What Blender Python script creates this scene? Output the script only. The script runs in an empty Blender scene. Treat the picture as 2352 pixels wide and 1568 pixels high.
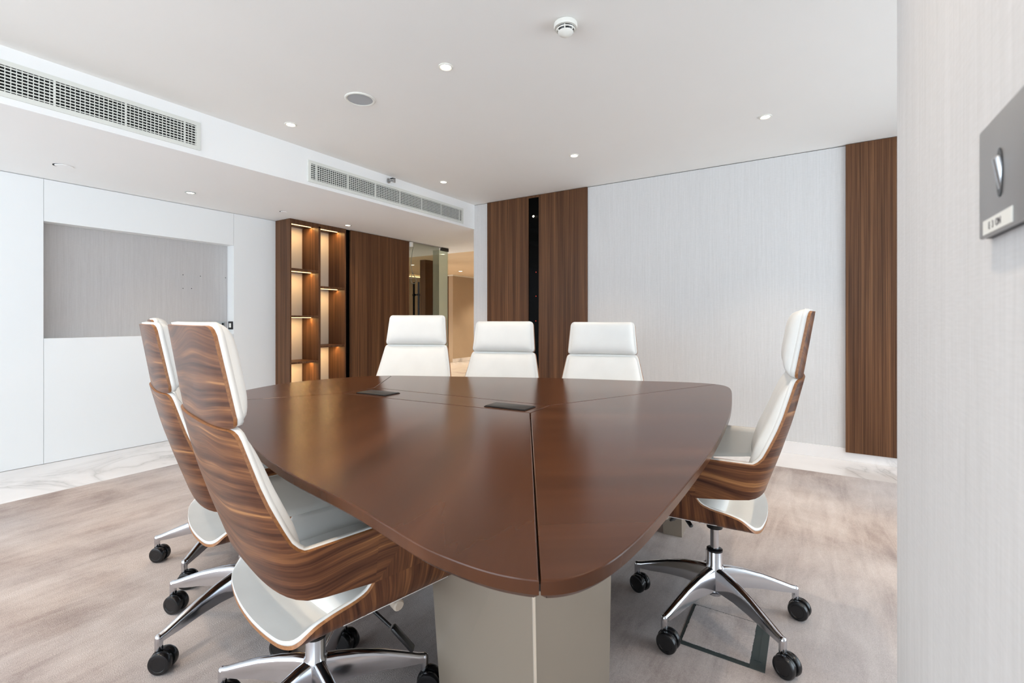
import bpy, bmesh, math, random
from mathutils import Vector, Matrix
random.seed(7)
S = bpy.context.scene
C = S.collection
R = math.radians
PI = math.pi

# ------------------------------------------------------------------ camera
cam_d = bpy.data.cameras.new('camera')
cam = bpy.data.objects.new('camera', cam_d); C.objects.link(cam)
cam.location = (0, 0, 1.2)
cam.rotation_euler = (R(90), 0, R(32.38 - 90))
cam_d.sensor_width = 36.0
cam_d.sensor_fit = 'HORIZONTAL'
cam_d.lens = 36.0 * 1087 / 2352
cam_d.shift_y = -51 / 2352
cam_d.clip_start = 0.02
cam_d.dof.use_dof = True
cam_d.dof.focus_distance = 2.6
cam_d.dof.aperture_fstop = 8.0
S.camera = cam

# ------------------------------------------------------------------ view, world, light
vs = S.view_settings
S.display_settings.display_device = 'sRGB'
vs.view_transform = 'Standard'
vs.look = 'None'
vs.exposure = 0.0
vs.gamma = 1.0
vs.use_curve_mapping = False
try:
    S.cycles.max_bounces = 10
    S.cycles.diffuse_bounces = 6
    S.cycles.glossy_bounces = 5
    S.cycles.transmission_bounces = 6
    S.cycles.transparent_max_bounces = 8
    S.cycles.sample_clamp_indirect = 6.0
    S.cycles.use_denoising = True
    S.cycles.caustics_reflective = False
    S.cycles.caustics_refractive = False
except Exception:
    pass

W = bpy.data.worlds.new('sky'); S.world = W
W.use_nodes = True
bg = W.node_tree.nodes['Background']
bg.inputs[0].default_value = (0.80, 0.90, 1.0, 1)
bg.inputs[1].default_value = 2.0


def area(name, loc, rot, sx, sy, power, col):
    l = bpy.data.lights.new(name, 'AREA')
    l.shape = 'RECTANGLE'; l.size = sx; l.size_y = sy
    l.energy = power; l.color = col
    o = bpy.data.objects.new(name, l); C.objects.link(o)
    o.location = loc; o.rotation_euler = rot
    return o


# daylight through the window walls (west and south sides behind the camera)
area('daylight_west', (-4.55, 2.5, 1.35), (R(90), 0, R(-90)), 5.3, 2.4, 188, (0.77, 0.89, 1.0))
area('daylight_south', (-2.4, -0.42, 1.35), (R(90), 0, 0), 3.6, 2.4, 38, (0.78, 0.90, 1.0))
area('bay_fill', (3.0, -3.45, 1.35), (R(90), 0, 0), 3.6, 2.4, 84, (0.76, 0.90, 1.0))  # added fill from an unseen bay, lifting right wall, beam and ceiling

# low afternoon sun through the west windows: it lands on the carpet behind the camera and bounces to the ceiling
sun_d = bpy.data.lights.new('sun', 'SUN'); sun_d.energy = 5.0; sun_d.angle = R(0.6); sun_d.color = (1.0, 0.95, 0.88)
sun = bpy.data.objects.new('sun', sun_d); C.objects.link(sun)
sun.rotation_euler = Vector((0.72, 0.18, -0.80)).to_track_quat('-Z', 'Y').to_euler()

SPOT_W = 48.0
LOBBY_W = 120.0


def spot(name, loc, power, col=(1.0, 0.79, 0.58), size=88, blend=0.7, rad=0.025):
    l = bpy.data.lights.new(name, 'SPOT')
    l.energy = power; l.color = col
    l.spot_size = R(size); l.spot_blend = blend; l.shadow_soft_size = rad
    o = bpy.data.objects.new(name, l); C.objects.link(o)
    o.location = loc
    return o


# ------------------------------------------------------------------ materials
def srgb(r, g, b):
    f = lambda c: (c / 255 / 12.92) if c <= 10 else ((c / 255 + 0.055) / 1.055) ** 2.4
    return (f(r), f(g), f(b), 1)


class NT:
    def __init__(self, name):
        self.m = bpy.data.materials.new(name); self.m.use_nodes = True
        self.t = self.m.node_tree; self.b = self.t.nodes['Principled BSDF']

    def n(self, typ, **kw):
        nd = self.t.nodes.new(typ)
        for k, v in kw.items():
            if k.startswith('i_'):
                nd.inputs[int(k[2:])].default_value = v
            else:
                setattr(nd, k, v)
        return nd

    def l(self, a, b):
        self.t.links.new(a, b)

    def mapping(self, scale, coord='Object', rot=(0, 0, 0)):
        tc = self.n('ShaderNodeTexCoord'); mp = self.n('ShaderNodeMapping')
        mp.inputs['Scale'].default_value = scale
        mp.inputs['Rotation'].default_value = rot
        self.l(tc.outputs[coord], mp.inputs[0])
        return mp.outputs[0]

    def noise(self, vec, scale, detail=4, rough=0.5, dist=0.0):
        nd = self.n('ShaderNodeTexNoise')
        nd.inputs['Scale'].default_value = scale
        nd.inputs['Detail'].default_value = detail
        nd.inputs['Roughness'].default_value = rough
        nd.inputs['Distortion'].default_value = dist
        self.l(vec, nd.inputs['Vector'])
        return nd.outputs[0]

    def ramp(self, fac, stops, interp='LINEAR'):
        nd = self.n('ShaderNodeValToRGB')
        nd.color_ramp.interpolation = interp
        e = nd.color_ramp.elements
        while len(e) > 1:
            e.remove(e[-1])
        e[0].position = stops[0][0]; e[0].color = stops[0][1]
        for p, c in stops[1:]:
            x = e.new(p); x.color = c
        self.l(fac, nd.inputs[0])
        return nd.outputs[0]

    def mix(self, fac, a, b, blend='MIX'):
        nd = self.n('ShaderNodeMix', data_type='RGBA', blend_type=blend)
        for s, v in ((0, fac), (6, a), (7, b)):
            if hasattr(v, 'node'):
                self.l(v, nd.inputs[s])
            else:
                nd.inputs[s].default_value = v
        return nd.outputs[2]

    def math(self, op, a, b=0.0, c=None):
        nd = self.n('ShaderNodeMath', operation=op)
        for s, v in ((0, a), (1, b)) + (((2, c),) if c is not None else ()):
            if hasattr(v, 'node'):
                self.l(v, nd.inputs[s])
            else:
                nd.inputs[s].default_value = v
        return nd.outputs[0]

    def bump(self, h, strength, dist):
        nd = self.n('ShaderNodeBump')
        nd.inputs['Strength'].default_value = strength
        nd.inputs['Distance'].default_value = dist
        self.l(h, nd.inputs['Height']); self.l(nd.outputs[0], self.b.inputs['Normal'])

    def col(self, v):
        if hasattr(v, 'node'):
            self.l(v, self.b.inputs['Base Color'])
        else:
            self.b.inputs['Base Color'].default_value = v
        return self

    def set(self, rough=0.5, metal=0.0, spec=0.5, coat=0.0, coat_rough=0.1):
        self.b.inputs['Roughness'].default_value = rough
        self.b.inputs['Metallic'].default_value = metal
        self.b.inputs['Specular IOR Level'].default_value = spec
        self.b.inputs['Coat Weight'].default_value = coat
        self.b.inputs['Coat Roughness'].default_value = coat_rough
        return self


def plain(name, col, rough=0.5, metal=0.0, spec=0.5, var=0.03, scale=3.0):
    t = NT(name)
    v = t.mapping((1, 1, 1)); nz = t.noise(v, scale, 3)
    lo = tuple(c * (1 - var) for c in col[:3]) + (1,)
    hi = tuple(min(1, c * (1 + var)) for c in col[:3]) + (1,)
    t.col(t.ramp(nz, [(0.3, lo), (0.7, hi)])).set(rough, metal, spec)
    return t.m


def emission(name, col, strength):
    t = NT(name)
    t.col((0, 0, 0, 1)).set(0.6, 0, 0)
    t.b.inputs['Emission Color'].default_value = col
    t.b.inputs['Emission Strength'].default_value = strength
    return t.m


M = {}
M['ceiling'] = plain('ceiling_paint', srgb(244, 243, 240), 0.9, 0, 0.2, 0.008, 1.5)
M['white'] = plain('white_lacquer_panel', srgb(240, 242, 242), 0.45, 0, 0.4, 0.006, 1.2)
M['beam'] = plain('white_wall_paint', srgb(247, 247, 246), 0.8, 0, 0.3, 0.006, 1.2)
M['dark_gap'] = plain('shadow_gap_dark', srgb(20, 20, 20), 0.8)
M['grey_gap'] = plain('shadow_gap_grey', srgb(96, 98, 94), 0.8)
M['black_glass'] = plain('black_glass', srgb(4, 4, 4), 0.08, 0, 0.06)
M['black'] = plain('black_plastic', srgb(20, 21, 23), 0.26, 0, 0.5)
M['black_matt'] = plain('matt_black_metal', srgb(18, 18, 19), 0.5, 0.2)
M['chrome'] = plain('polished_aluminium', srgb(205, 207, 212), 0.13, 1.0)
M['steel'] = plain('brushed_steel', srgb(178, 178, 178), 0.42, 0.75)
M['steel_edge'] = plain('dark_steel_edge', srgb(60, 58, 60), 0.4, 0.8)
M['grille'] = plain('grille_powder_coat', srgb(226, 227, 220), 0.5)
M['grille_dark'] = plain('duct_interior', srgb(14, 14, 12), 0.9)
M['plastic_white'] = plain('white_plastic', srgb(236, 235, 228), 0.4)
M['speaker_mesh'] = plain('speaker_mesh_grey', srgb(178, 182, 186), 0.6)
M['taupe'] = plain('taupe_lacquer', srgb(148, 136, 122), 0.30, 0.1, 0.4, 0.02, 2)
M['brass'] = plain('champagne_metal', srgb(232, 222, 206), 0.3, 0.6)
M['socket'] = plain('socket_satin_steel', srgb(190, 196, 196), 0.35, 0.6)
M['rubber'] = plain('floor_box_frame', srgb(44, 54, 54), 0.6)
M['beige'] = plain('beige_knob', srgb(206, 192, 176), 0.4)
M['cream'] = plain('shelf_back_lacquer', srgb(214, 206, 196), 0.6)
M['stone'] = plain('lobby_wall_beige', srgb(176, 158, 136), 0.7, 0, 0.3, 0.03, 2)
M['lobby_ceiling'] = plain('lobby_ceiling_paint', srgb(214, 192, 160), 0.9)
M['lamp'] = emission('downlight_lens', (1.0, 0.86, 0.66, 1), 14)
M['led'] = emission('led_strip', (1.0, 0.62, 0.26, 1), 5)
M['red_led'] = emission('red_indicator', (1.0, 0.10, 0.06, 1), 0.6)
M['cove'] = emission('cove_light', (1.0, 0.72, 0.40, 1), 4)
M['rocker'] = plain('chrome_rocker', srgb(200, 204, 210), 0.2, 1.0)


def mat_fabric(name, a, b, sc):
    # woven wall covering: fine vertical threads crossed by fainter weft
    t = NT(name)
    v1 = t.mapping((420 * sc, 420 * sc, 9)); n1 = t.noise(v1, 1, 3, 0.6)
    v2 = t.mapping((40, 40, 400 * sc)); n2 = t.noise(v2, 1, 2, 0.5)
    v3 = t.mapping((70 * sc, 70 * sc, 1.5)); n3 = t.noise(v3, 1, 2, 0.5)
    f = t.math('ADD', t.math('MULTIPLY', n1, 0.5), t.math('ADD', t.math('MULTIPLY', n2, 0.28), t.math('MULTIPLY', n3, 0.3)))
    t.col(t.ramp(f, [(0.36, a), (0.70, b)])).set(0.85, 0, 0.2)
    t.bump(f, 0.12, 0.001)
    return t.m


M['fabric'] = mat_fabric('woven_wall_covering', srgb(207, 206, 205), srgb(222, 221, 221), 1.0)
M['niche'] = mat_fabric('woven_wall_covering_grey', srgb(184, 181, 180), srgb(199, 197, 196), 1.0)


def mat_veneer(name, a, b, c, rough=0.42):
    # straight vertical reeded grain
    t = NT(name)
    v1 = t.mapping((150, 150, 0.9)); n1 = t.noise(v1, 1, 4, 0.65)
    v2 = t.mapping((22, 22, 0.35)); n2 = t.noise(v2, 1, 3, 0.5)
    f = t.math('ADD', t.math('MULTIPLY', n1, 0.62), t.math('MULTIPLY', n2, 0.42))
    t.col(t.ramp(f, [(0.36, a), (0.52, b), (0.68, c)])).set(rough, 0, 0.22)
    t.bump(n1, 0.15, 0.001)
    return t.m


M['veneer'] = mat_veneer('walnut_panel_veneer', srgb(62, 39, 24), srgb(93, 62, 41), srgb(126, 89, 60))


def mat_walnut():
    t = NT('walnut_shell_veneer')
    tc = t.n('ShaderNodeTexCoord')
    mp = t.n('ShaderNodeMapping'); mp.inputs['Scale'].default_value = (1.0, 1.0, 1.0)
    t.l(tc.outputs['UV'], mp.inputs[0])
    big = t.n('ShaderNodeTexNoise'); big.inputs['Scale'].default_value = 2.2; big.inputs['Detail'].default_value = 1.0
    t.l(mp.outputs[0], big.inputs['Vector'])
    sep = t.n('ShaderNodeSeparateXYZ'); t.l(mp.outputs[0], sep.inputs[0])
    y = t.math('ADD', sep.outputs[1], t.math('MULTIPLY', big.outputs[0], 0.16))
    x = t.math('MULTIPLY', sep.outputs[0], 0.9)
    cmb = t.n('ShaderNodeCombineXYZ'); t.l(x, cmb.inputs[0]); t.l(t.math('MULTIPLY', y, 26.0), cmb.inputs[1])
    n1 = t.noise(cmb.outputs[0], 1.7, 3, 0.6)
    cm2 = t.n('ShaderNodeCombineXYZ'); t.l(t.math('MULTIPLY', sep.outputs[0], 3.0), cm2.inputs[0]); t.l(t.math('MULTIPLY', y, 150.0), cm2.inputs[1])
    n2 = t.noise(cm2.outputs[0], 1.0, 3, 0.6)
    f = t.math('ADD', t.math('MULTIPLY', n1, 0.72), t.math('MULTIPLY', n2, 0.30))
    col = t.ramp(f, [(0.32, srgb(44, 25, 18)), (0.43, srgb(78, 47, 33)), (0.52, srgb(100, 63, 43)), (0.60, srgb(128, 84, 54)), (0.67, srgb(170, 120, 76)), (0.75, srgb(112, 72, 47))])
    t.col(col).set(0.34, 0, 0.20)
    return t.m


M['walnut'] = mat_walnut()


def mat_ply():
    t = NT('plywood_edge')
    v = t.mapping((90, 90, 90)); n = t.noise(v, 1.5, 3, 0.6)
    t.col(t.ramp(n, [(0.35, srgb(138, 90, 54)), (0.65, srgb(164, 113, 70))])).set(0.45)
    return t.m


M['ply'] = mat_ply()


def mat_leather():
    t = NT('white_leather')
    v = t.mapping((1, 1, 1)); n = t.noise(v, 420, 2, 0.6); n2 = t.noise(v, 6, 3, 0.5)
    t.col(t.ramp(n2, [(0.3, srgb(233, 232, 228)), (0.7, srgb(239, 238, 234))])).set(0.42, 0, 0.4)
    t.bump(n, 0.08, 0.001)
    return t.m


M['leather'] = mat_leather()


def mat_table(name, rot):
    t = NT(name)
    tc = t.n('ShaderNodeTexCoord')
    mr = t.n('ShaderNodeMapping'); mr.inputs['Rotation'].default_value = (0, 0, rot); t.l(tc.outputs['Object'], mr.inputs[0])
    def sc(v):
        mp = t.n('ShaderNodeMapping'); mp.inputs['Scale'].default_value = v; t.l(mr.outputs[0], mp.inputs[0]); return mp.outputs[0]
    n1 = t.noise(sc((0.7, 9, 1)), 1.0, 2, 0.5)
    n2 = t.noise(sc((2.0, 60, 1)), 1, 1, 0.5)
    f = t.math('ADD', t.math('MULTIPLY', n1, 0.90), t.math('MULTIPLY', n2, 0.10))
    t.col(t.ramp(f, [(0.28, srgb(69, 39, 21)), (0.50, srgb(80, 46, 26)), (0.74, srgb(93, 56, 33))]))
    t.set(0.22, 0, 0.30)
    return t.m


M['table_a'] = mat_table('table_veneer_side', R(-20))
M['table_b'] = mat_table('table_veneer_end', R(57))


def mat_marble():
    t = NT('white_marble')
    v = t.mapping((1, 1, 1))
    n = t.noise(v, 1.1, 6, 0.55, 0.9)
    d = t.math('ABSOLUTE', t.math('SUBTRACT', n, 0.5))
    vein = t.ramp(d, [(0.0, (1, 1, 1, 1)), (0.012, (0.45, 0.45, 0.45, 1)), (0.05, (0, 0, 0, 1))])
    msk = t.ramp(t.noise(v, 0.9, 2), [(0.42, (0, 0, 0, 1)), (0.62, (1, 1, 1, 1))])
    k = t.mix(1.0, vein, msk, 'MULTIPLY')
    base = t.ramp(t.noise(v, 2.5, 4), [(0.3, srgb(230, 226, 224)), (0.7, srgb(240, 237, 236))])
    t.col(t.mix(k, base, srgb(182, 178, 176))).set(0.12, 0, 0.5)
    return t.m


M['marble'] = mat_marble()


def mat_carpet():
    t = NT('hand_tufted_carpet')
    v = t.mapping((1.1, 7.0, 1), 'Object', (0, 0, R(5)))
    st = t.noise(v, 1.6, 7, 0.68, 0.8)
    v1 = t.mapping((1, 1, 1)); bl = t.noise(v1, 1.5, 6, 0.62, 0.4)
    pile = t.noise(v1, 260, 2, 0.7); tuft = t.noise(v1, 75, 4, 0.8)
    f = t.math('ADD', t.math('MULTIPLY', st, 0.30), t.math('ADD', t.math('MULTIPLY', bl, 0.54), t.math('MULTIPLY', tuft, 0.16)))
    c = t.ramp(f, [(0.33, srgb(152, 137, 132)), (0.43, srgb(182, 167, 160)), (0.51, srgb(203, 190, 183)), (0.62, srgb(222, 211, 205))])
    g = t.ramp(t.noise(v1, 0.7, 4), [(0.40, (0, 0, 0, 1)), (0.64, (0.7, 0.7, 0.7, 1))])
    c = t.mix(g, c, t.ramp(f, [(0.34, srgb(148, 144, 146)), (0.5, srgb(182, 178, 180)), (0.64, srgb(208, 204, 205))]))
    c = t.mix(0.4, c, t.ramp(pile, [(0.3, (0.45, 0.45, 0.45, 1)), (0.65, (1, 1, 1, 1))]), 'MULTIPLY')
    t.col(c).set(0.95, 0, 0.1)
    t.bump(pile, 0.5, 0.004)
    return t.m


M['carpet'] = mat_carpet()


def mat_glass(name, tint, mixf):
    t = NT(name)
    out = t.t.nodes['Material Output']
    tr = t.n('ShaderNodeBsdfTransparent'); tr.inputs[0].default_value = tint
    gl = t.n('ShaderNodeBsdfGlossy'); gl.inputs['Roughness'].default_value = 0.0
    fr = t.n('ShaderNodeFresnel'); fr.inputs[0].default_value = 1.5
    ge = t.n('ShaderNodeNewGeometry')
    f = t.math('MULTIPLY', t.math('MULTIPLY', fr.outputs[0], mixf), t.math('SUBTRACT', 1.0, ge.outputs['Backfacing']))
    mx = t.n('ShaderNodeMixShader')
    t.l(f, mx.inputs[0]); t.l(tr.outputs[0], mx.inputs[1]); t.l(gl.outputs[0], mx.inputs[2])
    t.l(mx.outputs[0], out.inputs[0])
    return t.m


M['glass'] = mat_glass('grey_tinted_glass', (0.60, 0.61, 0.57, 1), 1.0)
def mat_frost():
    t = NT('frosted_green_glass')
    out = t.t.nodes['Material Output']
    tr = t.n('ShaderNodeBsdfTransparent'); tr.inputs[0].default_value = (0.92, 0.94, 0.91, 1)
    df = t.n('ShaderNodeBsdfDiffuse'); df.inputs[0].default_value = srgb(226, 232, 222)
    tl = t.n('ShaderNodeBsdfTranslucent'); tl.inputs[0].default_value = srgb(226, 232, 222)
    m1 = t.n('ShaderNodeMixShader'); m1.inputs[0].default_value = 0.5
    t.l(df.outputs[0], m1.inputs[1]); t.l(tl.outputs[0], m1.inputs[2])
    m2 = t.n('ShaderNodeMixShader'); m2.inputs[0].default_value = 0.55
    t.l(tr.outputs[0], m2.inputs[1]); t.l(m1.outputs[0], m2.inputs[2]); t.l(m2.outputs[0], out.inputs[0])
    return t.m


M['glass_frost'] = mat_frost()
M['glass_clear'] = mat_glass('greenish_glass', (0.92, 0.945, 0.92, 1), 1.0)


# ------------------------------------------------------------------ mesh helpers
class MB:
    """collects faces for ONE mesh object"""

    def __init__(self):
        self.v = []; self.f = []; self.mi = []; self.uv = []

    def add(self, verts, faces, mi=0, uvs=None):
        o = len(self.v); self.v += [tuple(p) for p in verts]
        for k, f in enumerate(faces):
            self.f.append(tuple(i + o for i in f)); self.mi.append(mi)
            self.uv.append(uvs[k] if uvs else None)
        return self

    def box(self, x0, x1, y0, y1, z0, z1, mi=0, bev=0.0, seg=2, mat=None):
        bm = bmesh.new()
        bmesh.ops.create_cube(bm, size=1.0)
        for v in bm.verts:
            v.co = Vector((x0 + (v.co.x + .5) * (x1 - x0), y0 + (v.co.y + .5) * (y1 - y0), z0 + (v.co.z + .5) * (z1 - z0)))
        if bev > 0:
            bmesh.ops.bevel(bm, geom=bm.edges[:], offset=bev, segments=seg, affect='EDGES', profile=0.5)
        if mat is not None:
            bmesh.ops.transform(bm, matrix=mat, verts=bm.verts[:])
        return self.frombm(bm, mi)

    def frombm(self, bm, mi=0):
        bmesh.ops.recalc_face_normals(bm, faces=bm.faces[:])
        bm.verts.index_update()
        self.add([v.co[:] for v in bm.verts], [[v.index for v in f.verts] for f in bm.faces], mi)
        bm.free()
        return self

    def lathe(self, prof, seg=32, mat=None, mi=0, a0=0.0, a1=2 * PI):
        """prof: (radius, z) points, revolved about z"""
        full = abs(a1 - a0 - 2 * PI) < 1e-6
        bm = bmesh.new(); rings = []
        for r, z in prof:
            if r < 1e-6:
                rings.append([bm.verts.new((0, 0, z))]); continue
            n = seg if full else seg + 1
            rings.append([bm.verts.new((r * math.cos(a0 + (a1 - a0) * i / seg), r * math.sin(a0 + (a1 - a0) * i / seg), z)) for i in range(n)])
        for a, b in zip(rings, rings[1:]):
            n = max(len(a), len(b))
            for i in range(n if full else n - 1):
                j = (i + 1) % n
                q = []
                q.append(a[i if len(a) > 1 else 0]); q.append(a[j if len(a) > 1 else 0])
                q.append(b[j if len(b) > 1 else 0]); q.append(b[i if len(b) > 1 else 0])
                qq = []
                for x in q:
                    if x not in qq:
                        qq.append(x)
                if len(qq) > 2:
                    bm.faces.new(qq)
        if mat is not None:
            bmesh.ops.transform(bm, matrix=mat, verts=bm.verts[:])
        return self.frombm(bm, mi)

    def cyl(self, p0, p1, r, seg=20, mi=0, r1=None, bev=0.0):
        p0, p1 = Vector(p0), Vector(p1); d = p1 - p0; L = d.length
        r1 = r if r1 is None else r1
        mat = Matrix.Translation(p0) @ d.to_track_quat('Z', 'Y').to_matrix().to_4x4()
        b = bev
        prof = [(0, 0), (r - b, 0), (r, b), (r1, L - b), (r1 - b, L), (0, L)] if b > 0 else [(0, 0), (r, 0), (r1, L), (0, L)]
        return self.lathe(prof, seg, mat, mi)

    def tube(self, pts, r, seg=8, mi=0):
        pts = [Vector(p) for p in pts]
        vs, fs = [], []
        up = Vector((0, 0, 1))
        for i, p in enumerate(pts):
            t = (pts[min(i + 1, len(pts) - 1)] - pts[max(i - 1, 0)]).normalized()
            a = t.cross(up)
            if a.length < 1e-3:
                a = t.cross(Vector((1, 0, 0)))
            a.normalize(); b = a.cross(t)
            for k in range(seg):
                w = 2 * PI * k / seg
                vs.append(p + (a * math.cos(w) + b * math.sin(w)) * r)
        for i in range(len(pts) - 1):
            for k in range(seg):
                k2 = (k + 1) % seg
                fs.append((i * seg + k, i * seg + k2, (i + 1) * seg + k2, (i + 1) * seg + k))
        fs.append(tuple(range(seg))); fs.append(tuple((len(pts) - 1) * seg + k for k in reversed(range(seg))))
        bm = bmesh.new()
        bv = [bm.verts.new(v) for v in vs]
        for f in fs:
            bm.faces.new([bv[i] for i in f])
        return self.frombm(bm, mi)

    def prism(self, poly, z0, z1, mi=0):
        n = len(poly)
        bm = bmesh.new()
        a = [bm.verts.new((p[0], p[1], z0)) for p in poly]; b = [bm.verts.new((p[0], p[1], z1)) for p in poly]
        bm.faces.new(list(reversed(a))); bm.faces.new(b)
        for i in range(n):
            j = (i + 1) % n
            bm.faces.new((a[i], a[j], b[j], b[i]))
        return self.frombm(bm, mi)

    def build(self, name, mats, parent=None, smooth=None, loc=None):
        me = bpy.data.meshes.new(name)
        me.from_pydata(self.v, [], self.f)
        mats = mats if isinstance(mats, (list, tuple)) else [mats]
        for m in mats:
            me.materials.append(M[m] if isinstance(m, str) else m)
        me.polygons.foreach_set('material_index', self.mi)
        if any(u is not None for u in self.uv):
            ul = me.uv_layers.new(name='UVMap')
            for p, u in zip(me.polygons, self.uv):
                if u is None:
                    continue
                for li, c in zip(p.loop_indices, u):
                    ul.data[li].uv = c
        if smooth is not None:
            me.polygons.foreach_set('use_smooth', [True] * len(me.polygons))
            me.set_sharp_from_angle(angle=R(smooth))
        me.update()
        o = bpy.data.objects.new(name, me); C.objects.link(o)
        if loc is not None:
            o.location = loc
        if parent is not None:
            o.parent = parent
        return o


def tag(o, label=None, cat=None, group=None, kind=None):
    for k, v in (('label', label), ('category', cat), ('group', group), ('kind', kind)):
        if v:
            o[k] = v
    return o


def empty(name, loc, label, cat, group=None, rz=0.0):
    o = bpy.data.objects.new(name, None); C.objects.link(o)
    o.empty_display_size = 0.05
    o.location = loc; o.rotation_euler = (0, 0, rz)
    return tag(o, label, cat, group)


def copy_tree(o, parent=None):
    c = o.copy(); C.objects.link(c)
    c.parent = parent
    if parent is not None:
        c.matrix_parent_inverse = o.matrix_parent_inverse
    for ch in list(o.children):
        copy_tree(ch, c)
    return c


def structure(mb, name, mats, smooth=None):
    return tag(mb.build(name, mats, None, smooth), kind='structure')


# ------------------------------------------------------------------ room shell
CEIL = 2.685
SOF = 2.37
XW = 4.94      # right wall (woven covering)
YW = 5.39      # left wall (white lacquer panels)
YB = 3.71      # beam face

mb = MB(); mb.box(-4.6, 17, -3.6, 14, -0.12, -0.003)
structure(mb, 'floor', 'marble')

mb = MB(); mb.box(-4.6, XW + .15, -3.5, YB, CEIL, CEIL + .1)
structure(mb, 'ceiling', 'ceiling')

mb = MB(); mb.box(-4.6, XW, YB, 5.62, SOF, CEIL + .1); mb.box(XW, 6.52, YB + .01, 12, SOF, CEIL + .1)
structure(mb, 'ceiling_soffit', 'beam')

# left wall: white lacquered panels with hairline joints around a niche
NX0, NX1, NZ0, NZ1 = 1.236, 2.766, 1.04, 2.016
mb = MB()
g = 0.0012
mb.box(-4.4, NX0 - g, YW, YW + .16, 0, SOF - .004)
mb.box(NX0 + g, NX1 - g, YW, YW + .134, NZ1, SOF - .004)
mb.box(NX0 + g, NX1 - g, YW, YW + .134, 0, NZ0)
mb.box(NX1 + g, 3.262, YW, YW + .16, 0, SOF - .004)
mb.box(-4.4, 3.262, YW + .02, YW + .2, SOF - .004, SOF, 1)
mb.box(-4.4, 3.27, YW + .165, YW + .3, 0, SOF, 0)
structure(mb, 'wall_left', ['white', 'grey_gap'])
mb = MB(); mb.box(NX0 - .02, NX1 + .0, YW + .135, YW + .163, NZ0 - .02, NZ1 + .02)
structure(mb, 'wall_left_niche', 'niche')

# right wall
mb = MB(); mb.box(XW, XW + .15, -3.5, YB + .012, 0, CEIL - .006); mb.box(XW + .01, XW + .15, -3.5, YB, CEIL - .006, CEIL, 1)
structure(mb, 'wall_right', ['fabric', 'dark_gap'])
mb = MB(); mb.box(XW - .012, XW, -3.5, YB + .012, -0.003, 0.103, 0, .001, 1)
structure(mb, 'baseboard_right', 'marble')

# pillar / wall beside the camera
mb = MB(); mb.box(-0.5, 1.03, -3.5, -0.122, -0.003, CEIL)
structure(mb, 'wall_near', 'fabric')
mb = MB(); mb.box(-4.6, -0.5, -0.32, -0.122, 0, .12); mb.box(-4.6, -0.5, -0.32, -0.122, 2.55, CEIL); mb.box(-4.6, -4.3, -0.32, -0.122, .12, 2.55)
structure(mb, 'wall_back', 'beam')
mb = MB()
for x in (-4.3, -3.05, -1.8, -0.56):
    mb.box(x, x + .06, -0.26, -0.20, .12, 2.55)
structure(mb, 'window_3', 'steel')

# window walls (behind the camera and in the bay): sill, head, mullions
mb = MB()
mb.box(-4.6, -4.4, -0.12, 5.62, 0, .12); mb.box(-4.6, -4.4, -0.12, 5.62, 2.55, CEIL)
mb.box(-4.6, -4.4, -0.12, 0.0, 0, CEIL); mb.box(-4.6, -4.4, 5.2, 5.62, 0, CEIL)
structure(mb, 'wall_front', 'beam')
mb = MB()
for y in (0.0, 1.3, 2.6, 3.9, 5.14):
    mb.box(-4.52, -4.46, y, y + .06, .12, 2.55)
structure(mb, 'window_1', 'steel')
mb = MB()
mb.box(1.0, XW + .15, -3.5, -3.3, 0, .12); mb.box(1.0, XW + .15, -3.5, -3.3, 2.55, CEIL)
mb.box(1.0, 1.2, -3.5, -3.3, 0, CEIL); mb.box(4.8, XW + .15, -3.5, -3.3, 0, CEIL)
structure(mb, 'wall_bay', 'beam')
mb = MB()
for x in (1.2, 2.4, 3.6, 4.74):
    mb.box(x, x + .06, -3.44, -3.38, .12, 2.55)
structure(mb, 'window_2', 'steel')

# lobby beyond the opening
mb = MB(); mb.box(6.56, 17, 3.0, 14, 2.44, 2.6); mb.box(6.52, 6.56, 3.0, 14, 2.46, 2.6, 1)
structure(mb, 'ceiling_lobby', ['lobby_ceiling', 'dark_gap'])
mb = MB()
mb.box(10.25, 17, 8.45, 8.6, 0, 2.41); mb.box(16.8, 17, 3, 8.6, 0, 2.6)
mb.box(5.1, 17, 2.85, 3.0, 0, 2.6)
structure(mb, 'wall_lobby', 'stone')
mb = MB(); mb.box(10.25, 10.4, 8.6, 8.70, 0, 2.41)

structure(mb, 'wall_lobby_return', 'veneer')
mb = MB(); mb.box(3.3, 5.1, 6.2, 6.3, 0, 2.5); mb.box(3.3, 10.4, 10.6, 10.7, 0, 2.5); mb.box(10.25, 10.4, 8.70, 10.7, 0, 2.41)
structure(mb, 'wall_lobby_far', 'stone')
mb = MB(); mb.box(10.23, 17, 8.43, 8.45, 2.41, 2.44); mb.box(10.23, 10.25, 8.45, 13, 2.41, 2.44)
structure(mb, 'trim_1', 'plastic_white')
mb = MB(); mb.box(10.24, 17, 8.438, 8.45, 0, .1)
structure(mb, 'baseboard_lobby', 'marble')

# ------------------------------------------------------------------ carpet
mb = MB(); mb.prism([(-4.38, -.121), (1.031, -.121), (1.031, -3.28), (4.43, -3.28), (4.43, 4.45), (-4.38, 4.45)], -0.003, 0.0)
tag(mb.build('carpet', 'carpet'), 'large beige and grey streaked carpet inset in the marble floor under the table', 'carpet')

# ------------------------------------------------------------------ wood panels on the right wall
r = empty('wood_wall_panel', (XW, 2.81, 0.07), 'walnut wall panel with a black glass slot, behind the far row of chairs', 'wall panel')


def child(mb, name, mats, root, smooth=None):
    """part built in world coordinates, parented to its thing"""
    o = mb.build(name, mats, None, smooth)
    o.parent = root
    o.matrix_parent_inverse = (Matrix.Translation(root.location) @ root.rotation_euler.to_matrix().to_4x4()).inverted()
    return o


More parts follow.
